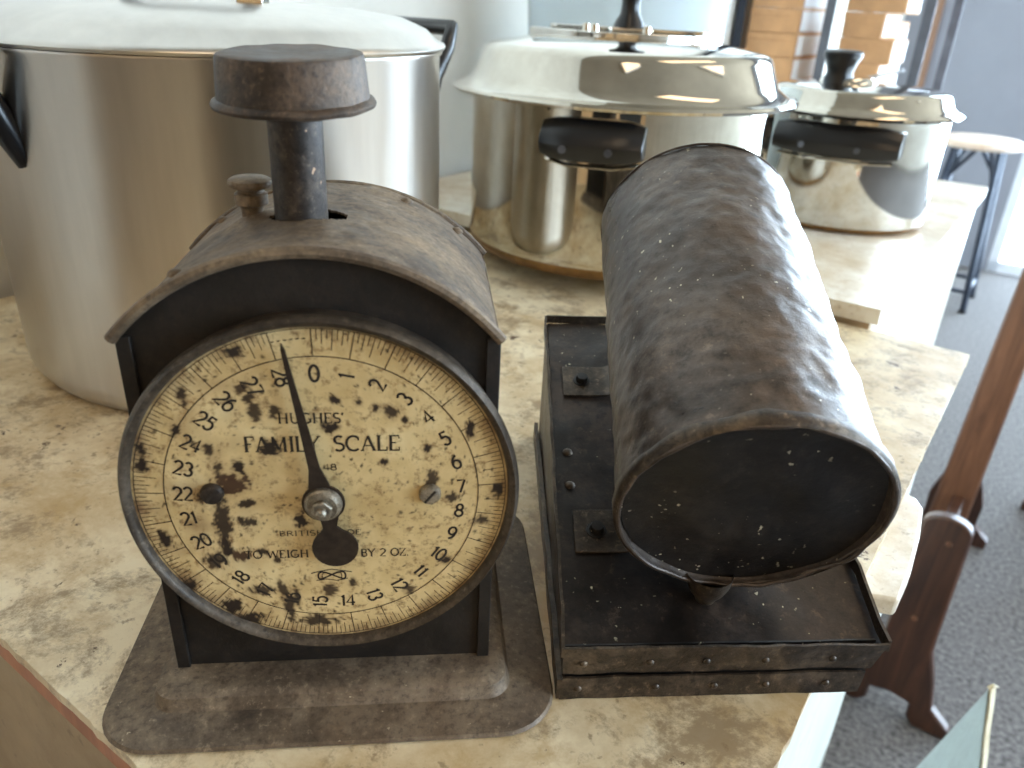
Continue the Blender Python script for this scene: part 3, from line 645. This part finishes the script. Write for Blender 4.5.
# cylinder body
def dented(n=200, m=130):
    V, F = [], []
    for j in range(m+1):
        y = CL_*j/m
        for i in range(n):
            t = 2*PI*i/n; r = CR_; p = Vector((math.cos(t)*CR_, y, math.sin(t)*CR_))
            r += .0010*noise.noise(p*30)+.0007*noise.noise(p*75+Vector((3, 3, 3)))+.0004*noise.noise(p*170)
            r += max(0, math.cos(t)-.1)*.0013*noise.noise(p*110+Vector((1, 9, 2)))
            if y < .004: r += .0008
            V.append((r*math.cos(t), y, r*math.sin(t)))
    for j in range(m):
        a, b = j*n, (j+1)*n; F += [(a+i, a+(i+1) % n, b+(i+1) % n, b+i) for i in range(n)]
    return V, F
RT = (cyl_pit, 0, -cyl_yaw); LC = CP-Vector(tk.location)
body = obj('cylinder', dented(), 'tank', tk, smooth=180, loc=LC, rot=RT)
sm = body.modifiers.new('thick', 'SOLIDIFY'); sm.thickness = .0012; sm.offset = -1
def warp(vf, k=.0007): return [tuple(Vector(v)+Vector((0, 1, 0))*k*2*noise.noise(Vector(v)*40)) for v in vf[0]], vf[1]
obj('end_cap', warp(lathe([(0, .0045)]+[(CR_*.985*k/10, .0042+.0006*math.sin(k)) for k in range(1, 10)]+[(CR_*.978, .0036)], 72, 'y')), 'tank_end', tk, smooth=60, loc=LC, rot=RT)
seam = [(CR_*1.0*math.cos(t)*(1+.010*noise.noise(Vector((math.cos(t)*3, math.sin(t)*3, 0)))), .0016*noise.noise(Vector((math.cos(t)*5, math.sin(t)*5, 4))), CR_*1.0*math.sin(t)*(1+.010*noise.noise(Vector((math.cos(t)*3, math.sin(t)*3, 6))))) for t in [2*PI*i/120 for i in range(120)]]
obj('end_rim', tube(seam, .0010, 8, True), 'tank', tk, loc=LC, rot=RT)
bv, bf = [], []
for i in range(144):                                                  # folded seam band round the front end
    t = 2*PI*i/144; c, s = math.cos(t), math.sin(t); k = noise.noise(Vector((c*4, s*4, 2))); k2 = noise.noise(Vector((c*9, s*9, 5)))
    for y, r in ((-.0008, CR_+.0004), (.0004, CR_+.0019), (.0055+.0022*k, CR_+.0021+.0006*k2), (.0066+.0022*k, CR_+.0008)): bv.append((r*c, y, r*s))
for i in range(144):
    for j in range(3): bf.append((4*i+j, 4*((i+1) % 144)+j, 4*((i+1) % 144)+j+1, 4*i+j+1))
obj('seam_band', (bv, bf), 'tray', tk, smooth=60, loc=LC, rot=RT)
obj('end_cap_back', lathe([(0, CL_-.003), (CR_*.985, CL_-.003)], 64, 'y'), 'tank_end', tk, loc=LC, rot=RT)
obj('end_rim_back', tube([(CR_*math.cos(2*PI*i/96), CL_, CR_*math.sin(2*PI*i/96)) for i in range(96)], .0006, 8, True), 'tank', tk, loc=LC, rot=RT)
# stubby spout under the front end
sp0 = CP+Vector((-.0055, .006, 0)); spb = sp0.copy(); spb.z = 0
spz = CP.z-CR_*math.cos(cyl_pit)
obj('spout', lathe([(.0105, spz+.004), (.0098, spz-.001), (.0078, spz-.0055), (.0050, spz-.0095), (.0042, spz-.0115), (0, spz-.0118)], 28, c=(sp0.x, CP.y+.0205, 0)), 'tray', tk, world=True)

# ================================================================== STOCK POT (aluminium)
PZ = 0.0; P1 = Vector((-.2303, .6251, 0)); R1, H1 = .1640, .2325
p1 = empty('stock_pot', P1, 0, 'huge dull aluminium stock pot with lid on the left behind the scale', 'pot')
obj('body', lathe([(0, .0), (R1-.016, .0), (R1-.006, .003), (R1-.001, .011), (R1, .02), (R1, H1-.004), (R1+.002, H1-.002), (R1+.002, H1), (R1-.003, H1), (R1-.003, .012), (0, .006)], 128), 'alu', p1, smooth=50)
l1 = obj('lid', lathe([(R1-.004, H1-.004), (R1-.004, H1+.0005), (R1+.0035, H1+.0008), (R1+.0045, H1+.0025), (R1+.0035, H1+.0045), (R1-.001, H1+.006), (R1-.010, H1+.014), (R1-.028, H1+.021), (R1-.06, H1+.0255), (R1-.11, H1+.0275), (0, H1+.028)], 128), 'alu_lid', p1, smooth=50)
for s in (-1, 1): obj('lid_bracket', box(s*.043-.009, s*.043+.009, -.05, -.034, H1+.0262, H1+.031), 'chrome', l1, bevel=.001)
obj('lid_handle', tube([(-.043, -.042, H1+.031), (-.040, -.042, H1+.046), (-.030, -.042, H1+.052), (.030, -.042, H1+.052), (.040, -.042, H1+.046), (.043, -.042, H1+.031)], .006, 12), 'bakelite', l1)
def loop_handle(ang):                                                   # black bail-shaped grip rising from the pot wall past the rim
    c, s = math.cos(ang), math.sin(ang)
    def P(t, o, h): return (c*(R1+o)-s*t, s*(R1+o)+c*t, h)
    path = [P(-.050, -.012, .166), P(-.050, -.006, .184), P(-.050, .002, .208), P(-.048, .018, .230), P(-.040, .030, .245), P(.040, .030, .245), P(.048, .018, .230), P(.050, .002, .208), P(.050, -.006, .184), P(.050, -.012, .166)]
    h = obj('handle', tube(path, [.006, .0085, .0075, .0065, .0065, .0065, .0065, .0075, .0085, .006], 12), 'bakelite', p1, smooth=60)
loop_handle(math.radians(46)); loop_handle(math.radians(225))

# ================================================================== PRESSURE CANNER (polished)
P2 = Vector((.104, .903, Z2)); R2, H2, RF = .1615, .187-Z2, .1830
p2 = empty('pressure_canner', P2, 0, 'mirror-polished steel pressure pot with domed lid and black side grip', 'pot')
obj('body', lathe([(0, .0), (R2-.012, .0), (R2-.003, .003), (R2, .010), (R2, .02), (R2, H2-.006), (R2-.003, H2-.006), (R2-.003, .012), (0, .006)], 160), 'chrome', p2, smooth=50)
obj('base_reflection', lathe([(R2-.011, -.0002), (R2-.0028, .0028), (R2+.0004, .0105), (R2+.0004, .0125), (R2-.001, .0125), (R2-.004, .004), (R2-.011, .0004)], 160), 'table_reflection', p2, smooth=50)  # table's reflection in the polished foot, painted as a brown ring
for a_, h_ in ((-1.66, .008), (-1.60, .006)):
    c, s = math.cos(a_), math.sin(a_); obj('paint_drip', lathe([(0, .0025), (.0025, .0018), (.0032, 0)], 10, c=((R2+.0004)*c, (R2+.0004)*s, .006)), 'mint', p2)
LZ = H2
l2 = obj('lid', lathe([(R2-.004, LZ-.004), (RF-.006, LZ-.004), (RF-.001, LZ-.003), (RF, LZ-.0005), (RF-.002, LZ+.002), (RF-.010, LZ+.0035), (RF-.014, LZ+.006), (.1605, LZ+.012), (.1510, LZ+.036), (.1485, LZ+.0395), (.144, LZ+.0425), (.138, LZ+.0440), (.10, LZ+.0500), (.05, LZ+.0535), (0, LZ+.0545)], 160), 'chrome', p2, smooth=40)
pl = arc(0, 0, .062, .062, 200, 340, 14)+arc(0, 0, .085, .060, 20, 160, 10)
obj('lid_plate', prism([(x*1.3, y) for x, y in pl], 'z', LZ+.0480, LZ+.0575), M['steel_b'], l2, bevel=.001)
obj('lid_bar', prism(rrect(.085, .016, .012), 'z', LZ+.0576, LZ+.0615), 'steel_b', l2, bevel=.001, rot=(0, 0, -.35))
obj('lid_knob', lathe([(0, .0616), (.017, .0616), (.015, .067), (.0105, .074), (.0095, .085), (.013, .097), (.021, .104), (.021, .110), (0, .113)], 32, c=(0, 0, LZ)), 'bakelite', l2)
for x, y in ((-.045, -.012), (-.038, -.03), (.015, -.03)): obj('lid_stud', lathe([(0, .007), (.004, .006), (.005, 0)], 12, c=(x, y, LZ+.0575)), 'chrome', l2)
def block_handle(parent, ang, r, z, half, out_, hgt, mat='bakelite'):
    c, s = math.cos(ang), math.sin(ang)
    V = []
    n_ = 10
    def P(t, o, h): return (c*(r+o)-s*t, s*(r+o)+c*t, z+h)
    rings_ = []
    for k in range(n_+1):
        t = -half+2*half*k/n_; e = 1-.25*abs(t/half)**4; back = -(r-math.sqrt(max(1e-6, r*r-t*t)))-.002
        o = out_*e
        rings_.append([P(t, back, -hgt*.5*e), P(t, o-.006, -hgt*.5*e), P(t, o-.002, -hgt*.36*e), P(t, o, -hgt*.10), P(t, o-.003, hgt*.12*e), P(t, o-.011, hgt*.36*e), P(t, o-.017, hgt*.5*e), P(t, back, hgt*.5*e)])
    h = obj('side_grip', stack(rings_), mat, parent, bevel=.0012, smooth=30)
    for t in (-half*.5, half*.38):
        a = P(t, out_*.97, -hgt*.2); b = P(t, out_*1.0+.0012, -hgt*.2); obj('grip_screw', tube([a, b], .0036, 12), 'shelf', h)
    obj('grip_plate', tube([P(-half*.9, -.004, -hgt*.56), P(-half*.45, out_*.55, -hgt*.60), P(half*.45, out_*.55, -hgt*.60), P(half*.9, -.004, -hgt*.56)], .004, 8, flat=.5), 'chrome', parent)
    return h
block_handle(p2, math.radians(-104.5), R2, .137, .048, .024, .037)
block_handle(p2, math.radians(75.5), R2, .137, .048, .024, .037)

# ================================================================== SAUCEPAN (polished, smaller)
P3 = Vector((.436, 1.092, Z2)); R3, H3, RF3 = .113, .163-Z2, .126
p3 = empty('saucepan', P3, 0, 'smaller polished steel pot with black knob near the sunlit table edge', 'pot')
obj('body', lathe([(0, .0), (R3-.008, .0), (R3-.002, .003), (R3, .008), (R3, H3-.006), (R3-.003, H3-.006), (R3-.003, .01), (0, .006)], 128), 'steel_b', p3, smooth=50)
obj('base_reflection', lathe([(R3-.008, -.0003), (R3-.0015, .0028), (R3+.0005, .0075), (R3-.002, .0075), (R3-.008, .0004)], 96), 'table_reflection', p3, smooth=50)  # same painted table reflection round this pot's foot
l3 = obj('lid', lathe([(R3-.004, H3-.004), (RF3-.003, H3-.004), (RF3, H3-.001), (RF3-.003, H3+.002), (RF3-.008, H3+.004), (.112, H3+.008), (.107, H3+.020), (.103, H3+.0235), (.095, H3+.025), (.05, H3+.029), (0, H3+.030)], 128), 'chrome', p3, smooth=40)
obj('lid_plate', lathe([(0, .036), (.030, .036), (.034, .033), (.036, .028)], 40, c=(-.02, 0, H3)), 'steel_b', l3)
kn = obj('lid_knob', lathe([(0, .0362), (.019, .0362), (.018, .048), (.016, .056), (.020, .068), (.0235, .074), (.0235, .079), (.019, .0815), (0, .082)], 28, c=(-.038, -.012, H3-.014)), 'bakelite', l3)
block_handle(p3, math.radians(-120), R3, .113, .074, .016, .038)
block_handle(p3, math.radians(60), R3, .113, .06, .016, .038)

# ================================================================== CLEAR BOWL behind the canner
bw = tag(obj('plastic_bowl', lathe([(0, .0), (.085, 0), (.105, .006), (.126, .05), (.138, .12), (.143, .22), (.147, .30), (.151, .305), (.151, .309), (.145, .309), (.140, .22), (.135, .12), (.123, .052), (.103, .010), (0, .004)], 96), 'clear', loc=(.140, 1.262, Z2+.0005), smooth=60), 'large clear plastic bowl standing behind the polished pressure pot', 'bowl')

# ================================================================== SHELVING AND BOXES
SB = 2.0
sh = empty('metal_shelf', RM(0, 0, FLOOR), RZ, 'grey metal shelving unit full of cardboard boxes at the left wall', 'shelf')
for a in (-.762, -.548, -.338):
    for b in (SB-.03, SB+.34): obj('upright', join(box(a, a+.022, b, b+.003, 0, 1.9), box(a, a+.003, b+.0031, b+.022, 0, 1.9)), 'shelf' if a > -.7 else 'stoolmetal', sh, smooth=0)
shelf_z = [LF+.06, LF+.36, LF+.70, .25]
for z in shelf_z:
    obj('shelf_board', box(-.764, -.314, SB-.026, SB+.36, z-.015, z), 'shelf_l', sh, smooth=0)
obj('brace', tube([(-.545, SB-.04, LF+.105), (-.345, SB-.055, LF+.165)], .011, 6, flat=.35), 'shelf_l', sh)
bm_, be_ = None, None
rows = []
def cbox(a0, a1, b0, b1, z0, h, label, lab_face='r'):
    r = empty('cardboard_box', RM((a0+a1)/2, (b0+b1)/2, z0), RZ, label, 'box', 'cardboard boxes on the metal shelf')
    hx, hy = (a1-a0)/2, (b1-b0)/2
    obj('carton', box(-hx, hx, -hy, hy, 0, h*.70), 'card', r, bevel=.001)
    obj('lid', box(-hx-.001, hx+.001, -hy-.001, hy+.001, h*.70, h), 'card', r, bevel=.001)
    obj('label', box(hx+.0012, hx+.0018, -hy*.9, hy*.9, h*.08, h*.92), 'label', r, smooth=0)
z0 = LF+.0605+FLOOR; hh = .0545
names = ['bottom', 'second', 'third', 'fourth', 'topmost']
for i in range(5): cbox(-.735, -.612, SB, SB+.20, z0+i*hh, hh-.001, 'cardboard box, %s in the tall stack beside the wall' % (names[i] if i in (0, 4) else names[i]+' from the bottom'))
for i in range(5): cbox(-.515, -.415+(.035, 0, .02, -.01, .03)[i], SB+.02, SB+.18, z0+i*hh, hh-.001, 'cardboard box, %s in the uneven stack at the shelf end' % ['bottom', 'second from the bottom', 'third from the bottom', 'fourth from the bottom', 'topmost'][i])
cbox(-.53, -.43, SB+.20, SB+.33, z0, .20, 'taller cardboard box behind the uneven stack on the metal shelf')

# ================================================================== BAR STOOL
st = empty('bar_stool', RM(-.285, 3.4, FLOOR), RZ, 'round pale-seated stool with dark metal legs in front of the grey wall', 'stool')
obj('seat', lathe([(0, .600), (.130, .600), (.142, .605), (.146, .615), (.142, .626), (.13, .631), (0, .632)], 48), 'stoolseat', st)
for sx, sy in ((-1, -1), (1, -1), (1, 1), (-1, 1)):
    obj('leg', tube([(sx*.075, sy*.075, .5995), (sx*.118, sy*.118, .012)], .012, 8), 'stoolmetal', st)
    obj('foot', lathe([(0, 0), (.015, 0), (.014, .014), (0, .014)], 10, c=(sx*.118, sy*.118, 0)), 'bakelite', st)
for a, b in (((-1, -1), (1, -1)), ((1, -1), (1, 1)), ((1, 1), (-1, 1)), ((-1, 1), (-1, -1))):
    obj('rung', tube([(a[0]*.113, a[1]*.113, .08), (b[0]*.113, b[1]*.113, .08)], .008, 8), 'stoolmetal', st)
    obj('brace', tube([(a[0]*.085, a[1]*.085, .47), ((a[0]+b[0])*.02, (a[1]+b[1])*.02, .5995)], .008, 8), 'stoolmetal', st)

# ================================================================== WOODEN STAND (front leg with arched foot, tall rear post)
def leg_outline(h, wtop, wmid, toe=.135, cx=.03):
    L = [(cx-toe, 0), (cx-toe+.05, 0), (cx-toe+.062, .014), (cx-.030, .040), (cx, .046), (cx+.030, .040), (cx+toe-.062, .014), (cx+toe-.05, 0), (cx+toe, 0), (cx+toe+.002, .018), (cx+toe-.03, .045), (cx+.052, .095), (cx+wmid, .15)]
    R_ = wtop; up_ = [(cx+R_*math.cos(t)+.0, h-R_*.6+R_*.6*math.sin(t)) for t in [PI*i/10 for i in range(11)]]
    return L+up_+[(cx-wmid, .15), (cx-.052, .095), (cx-toe+.03, .045), (cx-toe-.002, .018)]
ws = empty('wooden_stand', RM(0, 1.03, FLOOR), RZ, 'dark brown wooden stand with arched feet on the carpet beside the tables', 'stand')
fl_ = obj('front_leg', prism(leg_outline(.385, .033, .036, .092, .030), 'y', 0, .022), 'chairwood', ws, bevel=.004)
for x, z in ((.038, .345), (.028, .20)): obj('screw_plug', lathe([(0, -.0012), (.0042, -.001), (.005, .001)], 14, 'y', (x, 0, z)), 'postwood', fl_)
obj('rear_foot', prism(leg_outline(.16, .036, .036, .080, .026), 'y', .60, .622), 'chairwood', ws, bevel=.004)
obj('rear_post', prism([(-.014, .05), (.058, .05), (.064, .57), (.075, 1.05), (.018, 1.05), (.003, .57)], 'y', .575, .5995), 'postwood', ws, bevel=.005)
obj('side_rail', box(.018, .042, .0225, .5745, .07, .12), 'chairwood', ws, bevel=.004)
w2 = empty('wooden_stand', RM(.20, 1.86, FLOOR), RZ, 'dark wooden stand whose foot just shows at the right edge', 'stand')
obj('front_leg', prism(leg_outline(.40, .030, .036, .075, .030), 'y', 0, .022), 'chairwood', w2, bevel=.004)
obj('rear_foot', prism(leg_outline(.40, .030, .036, .075, .09), 'y', -.25, -.228), 'chairwood', w2, bevel=.004)
obj('side_rail', box(.045, .07, -.2275, -.0005, .25, .31), 'chairwood', w2, bevel=.004)

# ================================================================== LEANING BOARD in the lower right corner
bd = empty('painted_board', (.50, .56, FLOOR), 0, 'pale green painted board with chipped cream edge leaning in the bottom right corner', 'board')
def at_y(px, py, y): r = ray(px, py); return Vector((0, 0, HC))+r*(y/r.y)
tipP = at_y(988, 690, .66); rt = at_y(979, 768, .645)-tipP; lf = at_y(916, 768, .575)-tipP
kz = (FLOOR+.001-tipP.z)/rt.z
Pb = tipP+rt*kz; lf = lf*1.6; th = Vector((.010, .008, 0))
Pl = tipP+lf; Plb = Pl+rt*((FLOOR+.001-Pl.z)/rt.z)
obj('panel', hexa([Plb, Pb, Pb+th, Plb+th, Pl, tipP, tipP+th, Pl+th]), 'board', bd, smooth=0, world=True, bevel=.001)
nb = rt.normalized(); e_ = th.normalized()
jag = []
for i in range(15):
    f = i/14; p = tipP*(1-f)+Pb*f; jag.append(p+Vector((.0012+.0012*noise.noise(p*90), 0, .0)))
ev = join((lambda a: (a, [(0, 1, 2, 3)]))([tipP, tipP, tipP, tipP])) if False else None
V, F = [], []
for p in jag: V += [p, p+th*1.02, p+th*1.02+Vector((.0016, -.0012, 0)), p+Vector((.0016, -.0012, 0))]
for i in range(14):
    for k in range(4): F.append((4*i+k, 4*i+(k+1) % 4, 4*i+4+(k+1) % 4, 4*i+4+k))
F += [(0, 1, 2, 3), (59, 58, 57, 56)]
obj('worn_edge', (V, F), 'board_edge', bd, smooth=0, world=True)
spl = tube([tipP+Vector((.004, .004, -.002)), tipP+Vector((.008, .004, .003)), tipP+Vector((.014, .004, .001))], [.003, .002, .0006], 6)
obj('splinter', spl, 'board_edge', bd, world=True)
